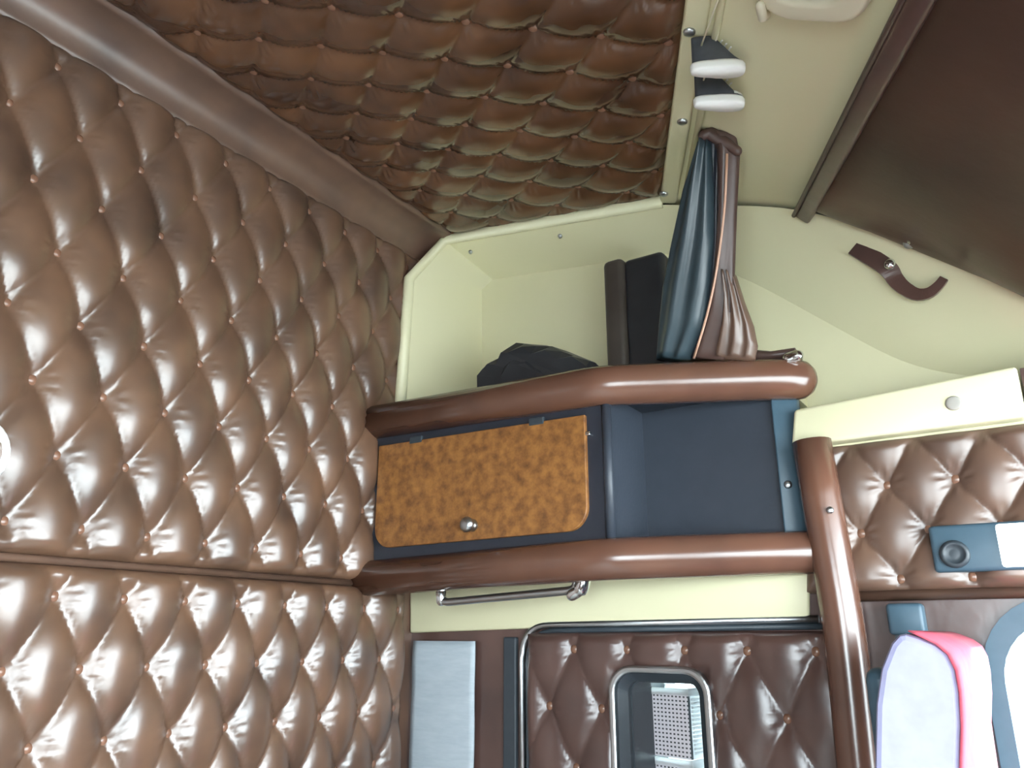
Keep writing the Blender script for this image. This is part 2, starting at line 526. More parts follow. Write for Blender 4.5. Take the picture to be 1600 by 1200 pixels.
# flat border and piping along the slope's upper edge
d2 = (E2m - E2a).normalized(); s2 = d2.cross(DN).normalized()
if s2.x < 0: s2 = -s2
obj('slope_border', prism('slope_border', [E2a - DN * 0.004, E2m - DN * 0.004, E2m + s2 * 0.028 - DN * 0.004, E2a + s2 * 0.028 - DN * 0.004], -DN * 0.024, 0.005, 2), 'leather_side', ceil, True)
obj('slope_piping', sweep('slope_piping', [E2a - DN * 0.026 - s2 * 0.002, E2m - DN * 0.026 - s2 * 0.002], 0.004, 10), 'brown_lining', ceil, True)
# front roof over the seats
obj('front_roof', box('front_roof', F1.x - 0.02, FX + 0.1, OY - 0.1, SY + 0.2, ZF, ZF + 0.02), 'leather_front', ceil)

# cove between rear wall and ceiling: one smooth leather band
cove = bpy.data.meshes.new('trim_1')
prof = []
p0 = Vector((RX + 0.006, 0, H + 0.860)); p1 = Vector((RX + 0.022, 0, H + 0.872)); 
pe = Vector((cxr + 0.012, 0, tz(cxr) - 0.012))
for i in range(15):
    t = i / 14
    a = Vector((RX + 0.018, 0, H + 0.862)); c_ = Vector((cxr + 0.008, 0, tz(cxr) - 0.018))
    bq = Vector((RX + 0.028, 0, H + 0.925))
    prof.append(a * (1 - t) ** 2 + bq * 2 * t * (1 - t) + c_ * t * t)
prof = [Vector((RX, 0, H + 0.855))] + prof + [Vector((cxr + 0.012, 0, tz(cxr) + 0.004))]
V = []; Fc = []
NY = 60
for j in range(NY + 1):
    y = y0 + (SY - 0.0 - y0) * j / NY
    for p in prof:
        V.append((p.x + 0.002 * noise.noise(Vector((y * 6, p.z * 9, 0))), y, p.z + 0.002 * noise.noise(Vector((y * 5, p.z * 9, 7)))))
w = len(prof)
for j in range(NY):
    for i in range(w - 1): Fc.append((j * w + i, j * w + i + 1, (j + 1) * w + i + 1, (j + 1) * w + i))
tag(obj('trim_1', mesh('trim_1', V, Fc), 'leather_smooth', None, True), 'smooth brown leather cove band between rear wall and ceiling', None, None, 'structure')

# ---- left wall
left = structure('wall_left')
WX0, WX1 = -0.640, -0.505           # small sleeper window opening
WZ0, WZ1 = H - 0.449, H - 0.075
DX0, DX1 = -0.066, 0.80             # door window opening
DZ0, DZ1 = H - 0.52, H + 0.028
def holed(name, xs, zsr, y0_, y1_, m, parent, hole):
    """wall slab with one rectangular opening, made of four blocks"""
    hx0, hx1, hz0, hz1 = hole
    for (a, b, c_, d) in ((xs[0], hx0, zsr[0], zsr[1]), (hx1, xs[1], zsr[0], zsr[1]), (hx0, hx1, zsr[0], hz0), (hx0, hx1, hz1, zsr[1])):
        obj(name, box(name, a, b, y0_, y1_, c_, d), m, parent)
SPX = -0.235
holed('sleeper_side', (RX - 0.1, SPX), (0, H + 0.12), SY, SY + 0.20, 'leather_side', left, (WX0, WX1, WZ0, WZ1))
# door side: rounded window opening cut as a frame
def xz(pts, y): return [Vector((x, y, z)) for x, z in pts]
wout = rounded_rect(DX1 - DX0, DZ1 - DZ0, 0.09, 8)
cx_, cz_ = (DX0 + DX1) / 2, (DZ0 + DZ1) / 2
hole = [(cx_ + a, cz_ + b) for a, b in wout]
N = len(hole)
def rect_like(x0, x1, z0, z1):
    """rectangle outline with the same vertex count and order as hole"""
    out = []
    q = N // 4
    cs = [(x0, z0), (x1, z0), (x1, z1), (x0, z1)]
    for k in range(4):
        out += [cs[k]] * q
    return out
obj('door_side', ring_prism('door_side', xz(rect_like(SPX, FX + 0.1, 0, H + 0.30), SY + 0.004), xz(hole, SY + 0.004), (0, 0.19, 0)), 'leather_side', left)
obj('outer_side', box('outer_side', RX - 0.1, FX + 0.1, SY + 0.20, SY + 0.26, H + 0.12, H + 1.06), 'shell_grey', left)
obj('outer_side_low', box('outer_side_low', SPX, FX + 0.1, SY + 0.19, SY + 0.26, H + 0.05, H + 0.14), 'shell_grey', left)

# moulded beige shell of the alcove above the cabinet
alc = structure('trim_4', label='moulded beige alcove shell above the cabinet')
shell = obj('alcove_shell', mesh('alcove_shell', [(0, 0, 0)], []), 'beige', alc)
YB = 1.46
lipL = [on_x(630, 620, RX + 0.044), on_x(645, 436, RX + 0.044)]
lipL[0].z = H + 0.36
lip = [lipL[0], lipL[1], on_plane(693, 375, TP - TN * 0.026, TN)]
lip[2].y = SY - 0.004
lipT = [Vector((E1a.x, SY - 0.004, tz(E1a.x) - 0.026)), on_y(1145, 321, SY - 0.004), on_y(1255, 322, SY - 0.004), on_y(1425, 380, SY - 0.004), on_y(1600, 464, SY - 0.004)]
d_end = (lipT[-1] - lipT[-2]); lipT.append(lipT[-1] + d_end * 0.9)
outer = lip + lipT
inner = [on_y(755, 600, YB), on_y(753, 452, YB), on_y(770, 437, YB), on_y(1040, 396, YB), on_y(1150, 425, YB), on_y(1245, 478, YB), on_y(1440, 586, YB)]
inner[0].z = H + 0.36; 
inner.insert(6, on_y(1340, 530, YB))
inner.append(on_y(1640, 597, YB))
# outer has 9, inner 9
assert len(outer) == len(inner), (len(outer), len(inner))
def densify(ps, n_=6):
    out = []
    for a, b in zip(ps, ps[1:]):
        out += [a + (b - a) * (i / n_) for i in range(n_)]
    return out + [ps[-1]]
def relax(ps, lo_, it=14):
    ps = [p.copy() for p in ps]
    for _ in range(it):
        ps = ps[:lo_ + 1] + [(ps[i - 1] + ps[i] * 2 + ps[i + 1]) / 4 for i in range(lo_ + 1, len(ps) - 1)] + [ps[-1]]
    return ps
outer0 = outer
outer = relax(densify(outer), 18); inner = relax(densify(inner), 18)
V = list(outer) + list(inner)
n = len(outer)
Fc = []
for i in range(n - 1):
    Fc += [(i, i + 1, n + i + 1, n + i)]
# back panel fan
V.append(Vector((inner[-1].x, YB, H + 0.36))); V.append(Vector((-0.3, YB, H + 0.36)))
Fc.append(tuple([n + i for i in range(n)] + [2 * n, 2 * n + 1]))
me = mesh('alcove_shell', V, Fc)
me.materials.append(MATS['beige'])
shell.data = me
for p in me.polygons: p.use_smooth = True
me.set_sharp_from_angle(angle=math.radians(22))
# rolled lip along the alcove edge
obj('alcove_lip', sweep('alcove_lip', [p + Vector((-0.008 if i < 2 else 0, -0.004, 0.0 if i < 2 else 0.006)) for i, p in enumerate(outer0[:4])], 0.013, 12, up=(0, 1, 0)), 'beige', alc, True)
for px, py, k in ((735, 394, 0), (875, 369, 0), (1240, 346, 1), (1556, 484, 1)):
    p = on_y(px, py, SY + 0.022)
    screw(p, (0, -0.8, -0.6), shell, 0.75)
screw(on_y(675, 482, 1.335), (0.8, -0.6, 0), shell, 0.9)

obj('alcove_ledge', box('alcove_ledge', RX + 0.02, -0.30, SY, YB + 0.01, H + 0.400, H + 0.434), 'beige', alc)
# beige rail over the door and the strip under the cabinet
rail_pts = [on_y(1240, 640, 1.33), on_y(1588, 571, 1.33), on_y(1604, 650, 1.33), on_y(1236, 698, 1.33)]
rl = tag(obj('trim_5', prism('trim_5', rail_pts, (0, 0.06, 0), 0.006, 3), 'beige', None, True), 'beige rail with a round plug above the door', None, None, 'structure')
dp = on_y(1490, 630, 1.329)
obj('rail_plug', lathe('rail_plug', [(0.0115, 0.000), (0.0105, 0.0018), (0.0080, 0.0024), (0.0030, 0.0026)], 20, dp, (0, -1, 0)), 'shell_grey', rl, True)
obj('under_rail', box('under_rail', -0.30, 0.03, SY, SY + 0.2, H + 0.295, H + 0.31), 'beige', left)
obj('front_side_trim', box('front_side_trim', rail_pts[1].x + 0.004, FX, SY, SY + 0.2, H + 0.29, ZF), 'leather_side', left)
us = [on_y(640, 925, SY - 0.012), on_y(1264, 880, SY - 0.012), on_y(1264, 966, SY - 0.012), on_y(640, 989, SY - 0.012)]
tag(obj('trim_6', prism('trim_6', us, (0, 0.012, 0), 0.004, 2), 'beige', None, True), 'beige strip below the overhead cabinet', None, None, 'structure')
head = structure('trim_7', label='tufted brown leather header above the door window')

# padded header above the door
hq = [on_y(1262, 700, SY + 0.004), on_y(1640, 650, SY + 0.004), on_y(1640, 926, SY + 0.004), on_y(1262, 934, SY + 0.004)]
hq[0].z = hq[1].z = H + 0.300; hq[2].z = hq[3].z = H + 0.062
hdr = tufted('door_header_panel', [hq[3], hq[2], hq[1], hq[0]], (0, -1, 0), on_y(1388, 760, SY), (1, 0, 0), (0, 0, 1), 0.0950, 0.0720, 0.020, 'leather_smooth', head, res=0.004)
obj('header_bead', sweep('header_bead', [Vector((-0.25, SY - 0.004, H + 0.058)), Vector((0.9, SY - 0.004, H + 0.058))], 0.009, 10), 'leather_smooth', head, True)

# unseen right wall with its window, front wall under the windscreen
right = structure('wall_right')
hole_r = (-0.14, DX1, H - 0.50, H + 0.30)
holed('right_side', (RX - 0.1, FX + 0.1), (0, H + 1.05), OY - 0.10, OY, 'leather_side', right, hole_r)
front = structure('wall_front')
obj('dash', box('dash', FX, FX + 0.08, OY - 0.1, SY + 0.2, 0, H - 0.55), 'dark_plastic', front)
obj('front_header', box('front_header', FX, FX + 0.08, OY - 0.1, SY + 0.26, ZF - 0.01, H + 1.05), 'leather_front', front)

# ---- windows
win = structure('window_1')
gas_o = [(cx_ + a, cz_ + b) for a, b in rounded_rect(DX1 - DX0 + 0.034, DZ1 - DZ0 + 0.050, 0.105, 8)]
gas_i = [(cx_ + a, cz_ + b) for a, b in rounded_rect(DX1 - DX0 - 0.012, DZ1 - DZ0 - 0.012, 0.086, 8)]
obj('window_gasket', ring_prism('window_gasket', xz(gas_o, SY - 0.010), xz(gas_i, SY - 0.010), (0, 0.05, 0)), 'blue_plastic', win)
gl = obj('window_pane', prism('window_pane', xz(hole, SY + 0.10), (0, 0.004, 0)), 'glass', win)
win2 = structure('window_2')
wcx, wcz = (WX0 + WX1) / 2, (WZ0 + WZ1) / 2
def rr_(w, h, r): return [(wcx + a, wcz + b) for a, b in rounded_rect(WX1 - WX0 + w, WZ1 - WZ0 + h, r, 8)]
obj('window_frame', bevel_me(ring_prism('window_frame', xz(rr_(0.052, 0.048, 0.045), SY - 0.030), xz(rr_(0.026, 0.024, 0.034), SY - 0.030), (0, 0.05, 0)), 0.004, 2), 'steel', win2)
obj('window_seal', ring_prism('window_seal', xz(rr_(0.028, 0.026, 0.034), SY - 0.020), xz(rr_(-0.004, -0.004, 0.022), SY - 0.006), (0, 0.03, 0)), 'dark_plastic', win2)
obj('window_lining', ring_prism('window_lining', xz(rr_(0.001, 0.001, 0.02), SY + 0.004), xz(rr_(-0.010, -0.010, 0.018), SY + 0.004), (0, 0.20, 0)), 'dark_plastic', win2)
obj('window_pane', box('window_pane', WX0, WX1, SY + 0.180, SY + 0.184, WZ0, WZ1), 'glass', win2)

# ================================================================== THINGS
# ---- padded side panel round the small window
sp = thing('side_panel', (-0.58, SY, H - 0.62), 'tufted brown leather side panel with rounded chrome edging around the small window', 'panel')
sx0, sx1, sz0, sz1 = -0.858, -0.235, H - 0.62, H + 0.018
def whole(p):
    return max(WX0 - 0.012 - p.x, p.x - WX1 - 0.012, WZ0 - 0.01 - p.z, p.z - WZ1 - 0.012)
tufted('upholstery', [(sx0 + 0.012, SY, sz0), (sx1, SY, sz0), (sx1, SY, sz1 - 0.012), (sx0 + 0.012, SY, sz1 - 0.012)], (0, -1, 0),
       on_y(985, 1015, SY), (1, 0, 0), (0, 0, 1), 0.108, 0.100, 0.016, 'leather_side', sp, res=0.005, hole=whole)
ch = smooth_path([(sx0, SY - 0.008, sz0), (sx0, SY - 0.008, sz1), (-0.30, SY - 0.008, sz1 + 0.006)], 0.062, 10)
obj('chrome_edging', sweep('chrome_edging', ch, 0.0065, 10), 'steel', sp, True)
ch2 = [p + Vector((0.011, 0.002, -0.011)) for p in ch]
obj('inner_bead', sweep('inner_bead', ch2, 0.0050, 8), 'dark_plastic', sp, True)

# ---- grey cloth strip and dark channel beside it
cs = thing('cloth_strip', (-1.05, SY, H - 0.6), 'pale grey-blue cloth strip hanging below the beige strip in the corner', 'cloth')
V = []; Fc = []
for j in range(41):
    z = H - 0.012 - 0.6 * j / 40
    for i in range(13):
        x = -1.128 + 0.160 * i / 12
        V.append((x, SY - 0.010 - 0.004 * math.sin(i / 12 * math.pi) + 0.003 * noise.noise(Vector((x * 8, z * 14, 1))), z))
for j in range(40):
    for i in range(12): Fc.append((j * 13 + i, j * 13 + i + 1, (j + 1) * 13 + i + 1, (j + 1) * 13 + i))
cme = mesh('cloth_strip', V, Fc)
bm = bmesh.new(); bm.from_mesh(cme)
bmesh.ops.solidify(bm, geom=bm.faces[:], thickness=0.004)
bm.to_mesh(cme); bm.free()
obj('cloth', cme, 'grey_cloth', cs, True)
tag(obj('trim_2', box('trim_2', -0.902, -0.872, SY - 0.010, SY + 0.002, H - 0.62, H - 0.004, 0.003), 'rubber'), 'dark vertical channel beside the chrome edged panel', None, None, 'structure')

# ---- padded roll down the door pillar
pp = smooth_path([on_y(1268, 690, 1.325), on_y(1296, 850, 1.325), on_y(1322, 1000, 1.325), on_y(1343, 1210, 1.325)], 0.08, 5)
pp.append(pp[-1] + Vector((0, 0, -0.4)))
rr = [0.031] * len(pp)
tag(obj('trim_3', sweep('trim_3', pp, rr, 20, up=(0, 1, 0)), 'leather_roll', None, True), 'round brown leather roll running down the door pillar', None, None, 'structure')
for px, py in ((1297, 797),):
    screw(on_y(px, py, 1.292), (0.3, -1, 0), bpy.data.objects['trim_3'], 0.8)

# ---- overhead cabinet
CY = 1.195                                 # face of the long front
P0 = Vector((RX + 0.022, CY, 0)); P1 = Vector((-0.588, CY, 0)); P2 = Vector((-0.318, 1.345, 0))
zt, zb = H + 0.405, H + 0.140
cab = thing('overhead_cabinet', (-0.75, 1.30, H + 0.08), 'overhead cabinet with padded brown rolls, burl wood door and open dark cubby', 'cabinet')
def at(p, z): return Vector((p.x, p.y, z))
YBK = SY - 0.014
top = [at(P0, zt), at(P1, zt), at(P2, zt), Vector((P2.x, SY - 0.004, zt)), Vector((P0.x, SY - 0.004, zt))]
obj('top_board', prism('top_board', top, (0, 0, 0.030)), 'navy', cab)
bot = [at(P0, zb - 0.030), at(P1, zb - 0.030), at(P2, zb - 0.030), Vector((P2.x, YBK, zb - 0.030)), Vector((P0.x, YBK, zb - 0.030))]
obj('bottom_board', prism('bottom_board', bot, (0, 0, 0.030)), 'navy', cab)
obj('fascia', box('fascia', P0.x, P1.x + 0.002, CY, CY + 0.02, zb, zt, 0.002), 'navy', cab)
obj('divider', box('divider', P1.x - 0.004, P1.x + 0.008, CY + 0.012, YBK, zb, zt), 'navy_lining', cab)
obj('divider_edge', sweep('divider_edge', [Vector((P1.x + 0.004, CY + 0.004, zb)), Vector((P1.x + 0.004, CY + 0.004, zt))], 0.009, 10), 'navy_lining', cab, True)
obj('back_board', box('back_board', P1.x + 0.008, P2.x, YBK, SY - 0.004, zb, zt), 'navy_lining', cab)
dpost = (P2 - P1).normalized()
obj('end_post', prism('end_post', [at(P2 - dpost * 0.020, zb), at(P2 + dpost * 0.026, zb), at(P2 + dpost * 0.026 + Vector((0, 0.02, 0)), zb), at(P2 - dpost * 0.020 + Vector((0, 0.02, 0)), zb)], (0, 0, zt - zb), 0.004, 2), 'blue_plastic', cab, True)
screw(Vector((P2.x - 0.004, P2.y - 0.004, H + 0.240)), (0.3, -1, 0), cab, 1.0)
up_path = smooth_path([at(P0, H + 0.432) + Vector((-0.016, -0.004, 0)), at(P1, H + 0.421) + Vector((0, -0.004, 0)), at(P2, H + 0.423) + Vector((0.010, -0.008, 0)), Vector((P2.x + 0.026, 1.352, H + 0.423))], 0.040, 7)
ur = [0.036] * len(up_path)
ro = obj('upper_roll', sweep('upper_roll', up_path, ur, 24, round_ends=(False, True)), 'leather_roll', cab, True)
lo_path = smooth_path([at(P0, H + 0.108) + Vector((-0.016, -0.004, 0)), at(P1, H + 0.120) + Vector((0, -0.004, 0)), at(P2, H + 0.127) + Vector((0.018, -0.008, 0)), Vector((P2.x + 0.034, 1.353, H + 0.128))], 0.04, 7)
obj('lower_roll', sweep('lower_roll', lo_path, 0.0345, 24, round_ends=(False, True)), 'leather_roll', cab, True)
# burl door with square top and round bottom corners
ds = [on_y(593, 697, CY - 0.006), on_y(914, 648, CY - 0.006), on_y(917, 828, CY - 0.006), on_y(593, 857, CY - 0.006)]
dw = ds[1].x - ds[0].x
outl = rounded_rect(1.0, 1.0, 0.1, 8, (1, 1, 0, 0))
pts = []
for a, b in rounded_rect(dw, 0.20, 0.040, 8, (1, 1, 0, 0)):
    t = a / dw + 0.5
    ztop = ds[0].z * (1 - t) + ds[1].z * t; zbot = ds[3].z * (1 - t) + ds[2].z * t
    k = b / 0.20 + 0.5
    pts.append(Vector((ds[0].x + t * dw, CY - 0.008, zbot + (ztop - zbot) * k)))
dr = obj('door', prism('door', pts, (0, 0.010, 0), 0.002, 2), 'burl', cab)
kp = on_y(738, 821, CY - 0.008)
obj('knob', lathe('knob', [(0.012, 0.0), (0.009, 0.004), (0.006, 0.008), (0.008, 0.011), (0.0135, 0.014), (0.0145, 0.019), (0.011, 0.024), (0.004, 0.026)], 20, kp, (0, -1, 0)), 'steel', dr, True)
for x in (ds[0].x + 0.10, ds[1].x - 0.10):
    t = (x - ds[0].x) / dw; z = ds[0].z * (1 - t) + ds[1].z * t
    obj('hinge', box('hinge', x - 0.016, x + 0.016, CY - 0.0095, CY - 0.002, z - 0.006, z + 0.008, 0.002), 'dark_plastic', dr)
lt = on_y(921, 678, CY)
obj('latch', box('latch', lt.x - 0.005, lt.x + 0.005, CY - 0.008, CY, lt.z - 0.004, lt.z + 0.004, 0.002), 'chrome', cab)

# ---- grab handle under the cabinet
HY = 1.215
hl, hr = on_y(690, 925, HY), on_y(900, 903, HY)
gh = thing('grab_handle', ((hl.x + hr.x) / 2, HY, hl.z), 'steel tube grab handle with chrome bracket below the lower cabinet roll', 'handle')
zroll = H + 0.098
hp = smooth_path([Vector((hl.x, HY, zroll)), Vector((hl.x, HY, H + 0.058)), Vector((hr.x, HY, H + 0.073)), Vector((hr.x, HY, zroll))], 0.018, 6)
obj('tube', sweep('tube', hp, 0.0072, 12), 'steel', gh, True)
bp_ = on_y(903, 918, HY - 0.004)
obj('bracket', sweep('bracket', smooth_path([bp_ + Vector((-0.012, 0, -0.012)), bp_ + Vector((0.006, 0, -0.004)), bp_ + Vector((0.012, 0, 0.016))], 0.012, 5), [0.010] * 3 + [0.013] * 5, 14, round_ends=(True, True)), 'chrome', gh, True)
obj('bracket', sweep('bracket', [Vector((hl.x, HY, H + 0.062)), Vector((hl.x - 0.002, HY, H + 0.082))], 0.010, 12, round_ends=(True, True)), 'chrome', gh, True)

# ---- gathered curtain hanging from the ceiling rail
def strip_loft(name, rows, y_of, depth, folds, m, parent, n=40, phase=0.0):
    """rows: (py, left px, right px); a gathered cloth tube with folds between the two outlines"""
    V = []; Fc = []
    R = []
    for (a, b) in zip(rows, rows[1:]):
        for k in range(5):
            t = k / 5; R.append(tuple(a[i] * (1 - t) + b[i] * t for i in range(3)))
    R.append(rows[-1])
    for py, xl, xr in R:
        L = on_y(xl, py, y_of(py)); Q = on_y(xr, py, y_of(py))
        c = (L + Q) / 2; ax = (Q - L) / 2
        for k in range(n):
            w = 2 * math.pi * k / n
            s = math.cos(w); q = math.sin(w)
            f_ = 1 + 0.28 * math.cos(folds * math.pi * s + phase + 0.004 * py) if q < 0 else 1.0
            V.append(c + ax * s + Vector((0, depth * q * f_, 0)))
    for i in range(len(R) - 1):
        for k in range(n):
            Fc.append((i * n + k, i * n + (k + 1) % n, (i + 1) * n + (k + 1) % n, (i + 1) * n + k))
    Fc.append(tuple(range(n))); Fc.append(tuple(range((len(R) - 1) * n, len(R) * n)))
    return obj(name, mesh(name, V, Fc), m, parent, True)
def cy(py): return 1.13 + (py - 205) / 350 * 0.135
cur = thing('curtain', on_y(1105, 556, 1.265), 'gathered curtain of blue and brown leather hanging down to the cabinet', 'curtain')
strip_loft('blue_fold', [(226, 1092, 1112), (300, 1068, 1116), (380, 1050, 1116), (450, 1036, 1110), (510, 1030, 1100), (562, 1026, 1078)], cy, 0.020, 2.2, 'blue_leather', cur)
strip_loft('dark_fold', [(214, 1096, 1132), (300, 1098, 1128), (380, 1098, 1128), (450, 1092, 1124), (510, 1078, 1116), (562, 1062, 1104)], lambda y: cy(y) + 0.012, 0.018, 2.0, 'navy', cur)
strip_loft('brown_border', [(212, 1112, 1150), (240, 1120, 1156), (330, 1122, 1151), (420, 1116, 1148), (490, 1106, 1146), (562, 1082, 1132)], lambda y: cy(y) + 0.006, 0.016, 1.0, 'brown_lining', cur)
strip_loft('brown_fold', [(430, 1126, 1150), (470, 1124, 1163), (510, 1112, 1178), (540, 1100, 1184), (562, 1096, 1180)], lambda y: cy(y) + 0.016, 0.024, 4.0, 'leather_smooth', cur, 48)
obj('piping', sweep('piping', smooth_path([on_y(x, y, cy(y) - 0.012) for x, y in ((1136, 240), (1133, 320), (1126, 380), (1117, 440), (1103, 500), (1084, 560))], 0.05, 4), 0.0022, 8), 'tan_piping', cur, True)
obj('heading', sweep('heading', [on_y(1100, 212, 1.125), on_y(1112, 208, 1.13), on_y(1152, 236, 1.14)], [0.010, 0.013, 0.008], 12, round_ends=(True, True)), 'brown_lining', cur, True)

# ---- curtain rail
ra = E1a + s1 * 0.050 - RN * 0.030; rb = E1m + s1 * 0.050 - RN * 0.030
ra = ra + (rb - ra) * 0.06
cr = ceil
obj('curtain_rod', sweep('rod', [ra, rb], 0.0055, 10), 'beige', cr, True)
for k in range(5):
    p = ra + (rb - ra) * (0.04 + 0.23 * k)
    obj('rod_bracket', sweep('rod_bracket', [p, p + RN * 0.034], 0.0042, 8), 'beige', cr, True)
pk = on_y(1097, 203, 1.125)
obj('rod_end_stop', lathe('end_stop', [(0.009, -0.012), (0.011, -0.006), (0.011, 0.006), (0.007, 0.012)], 12, ra + (rb - ra) * 0.30, (rb - ra).normalized()), 'beige', cr, True)

# ---- two toy sneakers hanging on strings
def shoe(name, px, py, scale, ydist, yaw, label, white_toe):
    c = EYE + (on_roof(px, py) - EYE) * ydist
    r = Vector((math.cos(yaw), math.sin(yaw), 0)); s = Vector((-r.y, r.x, 0)); u = Vector((0, 0, 1))
    L = 0.074 * scale
    t = thing(name, c, label, 'toy shoe', 'pair of toy sneakers')
    def outline(k, gap=0.0):
        out = []
        for i in range(28):
            a = 2 * math.pi * i / 28
            x = math.cos(a); y = math.sin(a)
            wdt = 0.155 + 0.045 * x if x > -0.2 else 0.14
            out.append((x * 0.5 * k, (wdt + gap) * math.copysign(abs(y) ** 0.75, y)))
        return out
    def lay(o2, z): return [c + r * (x * L) + s * (y * L) + u * (z * L) for x, y in o2]
    sole = [lay(outline(1.0), 0.0), lay(outline(1.04, .01), 0.06), lay(outline(1.04, .01), 0.15), lay(outline(1.0), 0.19)]
    V = [p for ring in sole for p in ring]; n = 28
    Fc = [(i * n + k, i * n + (k + 1) % n, (i + 1) * n + (k + 1) % n, (i + 1) * n + k) for i in range(3) for k in range(n)]
    Fc += [tuple(range(n)), tuple(range(3 * n, 4 * n))]
    obj('sole', mesh('sole', V, Fc), 'white_plastic', t, True)
    V = []; rings = 9
    for j in range(rings):
        h = j / (rings - 1)
        for x, y in outline(0.95):
            top = 0.80 if x < -0.05 else 0.80 - 0.52 * min(1, (x + 0.05) / 0.45)
            z = 0.19 + (top - 0.19) * h
            k = 1 - 0.45 * h ** 2
            V.append(c + r * ((x - 0.03 * h) * (1 - 0.10 * h) * L) + s * (y * k * L) + u * (z * L))
    Fc = [(i * n + k, i * n + (k + 1) % n, (i + 1) * n + (k + 1) % n, (i + 1) * n + k) for i in range(rings - 1) for k in range(n)]
    Fc += [tuple(range((rings - 1) * n, rings * n))]
    obj('upper', mesh('upper', V, Fc), 'shoe_dark', t, True)
    for j in range(4):
        x = 0.02 + 0.075 * j; z = 0.79 - 0.52 * min(1, (x + 0.05) / 0.45) * 0.90
        obj('lace', sweep('lace', [c + r * (x * L) + s * (q * L) + u * ((z - 2.6 * q * q + 0.035) * L) for q in (-0.15, -0.08, 0, 0.08, 0.15)], 0.016 * L, 6), 'white_plastic', t, True)
    if white_toe:
        V = []
        for j in range(5):
            for i in range(9):
                a = -math.pi / 2 + math.pi * i / 8; b = math.pi / 2 * j / 4
                V.append(c + r * ((0.26 + 0.245 * math.cos(a) * math.cos(b)) * L) + s * (0.20 * math.sin(a) * math.cos(b) * L) + u * ((0.18 + 0.16 * math.sin(b)) * L))
        Fc = [(j * 9 + i, j * 9 + i + 1, (j + 1) * 9 + i + 1, (j + 1) * 9 + i) for j in range(4) for i in range(8)]
        obj('toe_cap', mesh('toe_cap', V, Fc), 'white_plastic', t, True)
    d = (c + u * (0.55 * L) - r * 0.3 * L)
    return t, d
shY = 0.93
t1, d1 = shoe('toy_shoe', 1122, 114, 1.0, shY, 0.55, 'small dark toy sneaker with white sole hanging on strings, the upper one of the pair', False)
t2, d2_ = shoe('toy_shoe', 1124, 167, 1.0, shY, 0.60, 'small dark toy sneaker with white toe cap, hanging below the other sneaker', True)
def rod_at(y): return ra + (rb - ra) * ((y - ra.y) / (rb.y - ra.y))
for dd, tt, ox in ((d1, t1, 0.0), (d2_, t2, 0.006)):
    q = rod_at(dd.y - 0.10) + Vector((ox, 0, 0))
    obj('string', sweep('string', [dd, q], 0.0014, 6), 'string', tt, True)

# ---- roof hatch surround
hc = on_roof(1258, -66, 0.001)
hx = Vector((0, 1, 0)); hyv = hx.cross(RN).normalized()
if hyv.x < 0: hyv = -hyv
hx = (on_roof(1345, -66) - hc).normalized()
RN0 = RN; RN = hx.cross(on_roof(1258, -10) - hc).normalized()
if RN.z < 0: RN = -RN
hyv = RN.cross(hx).normalized()
def hring(w, h, r, lift): return [hc + hx * a + hyv * b - RN * lift for a, b in rounded_rect(w, h, r, 8)]
rh = thing('roof_hatch', hc, 'beige rounded handle recess of the roof hatch beside the padded ceiling', 'hatch')
obj('surround', bevel_me(ring_prism('surround', hring(0.165, 0.150, 0.055, 0.0), hring(0.112, 0.092, 0.040, 0.0), -RN * 0.020), 0.007, 3), 'beige_lamp', rh, True)
obj('recess', prism('recess', hring(0.114, 0.094, 0.040, 0.0), -RN * 0.006), 'dark_hole', rh)
obj('clip', sweep('clip', [on_roof(1206, -14, 0.024), on_roof(1208, 6, 0.022), on_roof(1202, 16, 0.008)], 0.006, 10, round_ends=(True, True)), 'beige_lamp', rh, True)

# ---- things on top of the cabinet
def crumple(name, sil, y, depth, m, parent, amp=0.006):
    """closed crumpled body: silhouette points (px) at the middle, front and back pulled in"""
    V = []; Fc = []; n = len(sil)
    for (dy, k, dz) in ((-depth, 0.86, -0.012), (-depth * 0.6, 0.96, -0.002), (0, 1.0, 0), (depth * 0.7, 0.95, -0.004), (depth, 0.80, -0.014)):
        for i, (px, py) in enumerate(sil):
            p = on_y(px, py, y)
            basez = H + 0.438
            p = Vector((p.x, y + dy, basez + max(0, (p.z - basez)) * k + dz * (i % 2)))
            p += Vector((1, 1, 0.6)) * amp * noise.noise(p * 31 + Vector((i * 1.3, dy * 90, 0)))
            p.z = max(p.z, basez)
            V.append(p)
    m_ = 5
    for j in range(m_ - 1):
        for i in range(n): Fc.append((j * n + i, j * n + (i + 1) % n, (j + 1) * n + (i + 1) % n, (j + 1) * n + i))
    Fc += [tuple(range(n)), tuple(range((m_ - 1) * n, m_ * n))]
    return obj(name, mesh(name, V, Fc), m, parent, False)
bag = thing('black_bag', on_y(840, 620, 1.29), 'crumpled black bag lying on top of the cabinet', 'bag')
crumple('bag_body', [(765, 640), (764, 578), (778, 568), (792, 560), (804, 547), (815, 537), (832, 539), (850, 541), (870, 545), (890, 551), (910, 558), (932, 566), (945, 640)], 1.29, 0.045, 'black_bag', bag)
crumple('flap', [(790, 640), (789, 572), (800, 562), (812, 553), (826, 560), (838, 566), (852, 582), (862, 640)], 1.252, 0.012, 'black_bag', bag, 0.004)

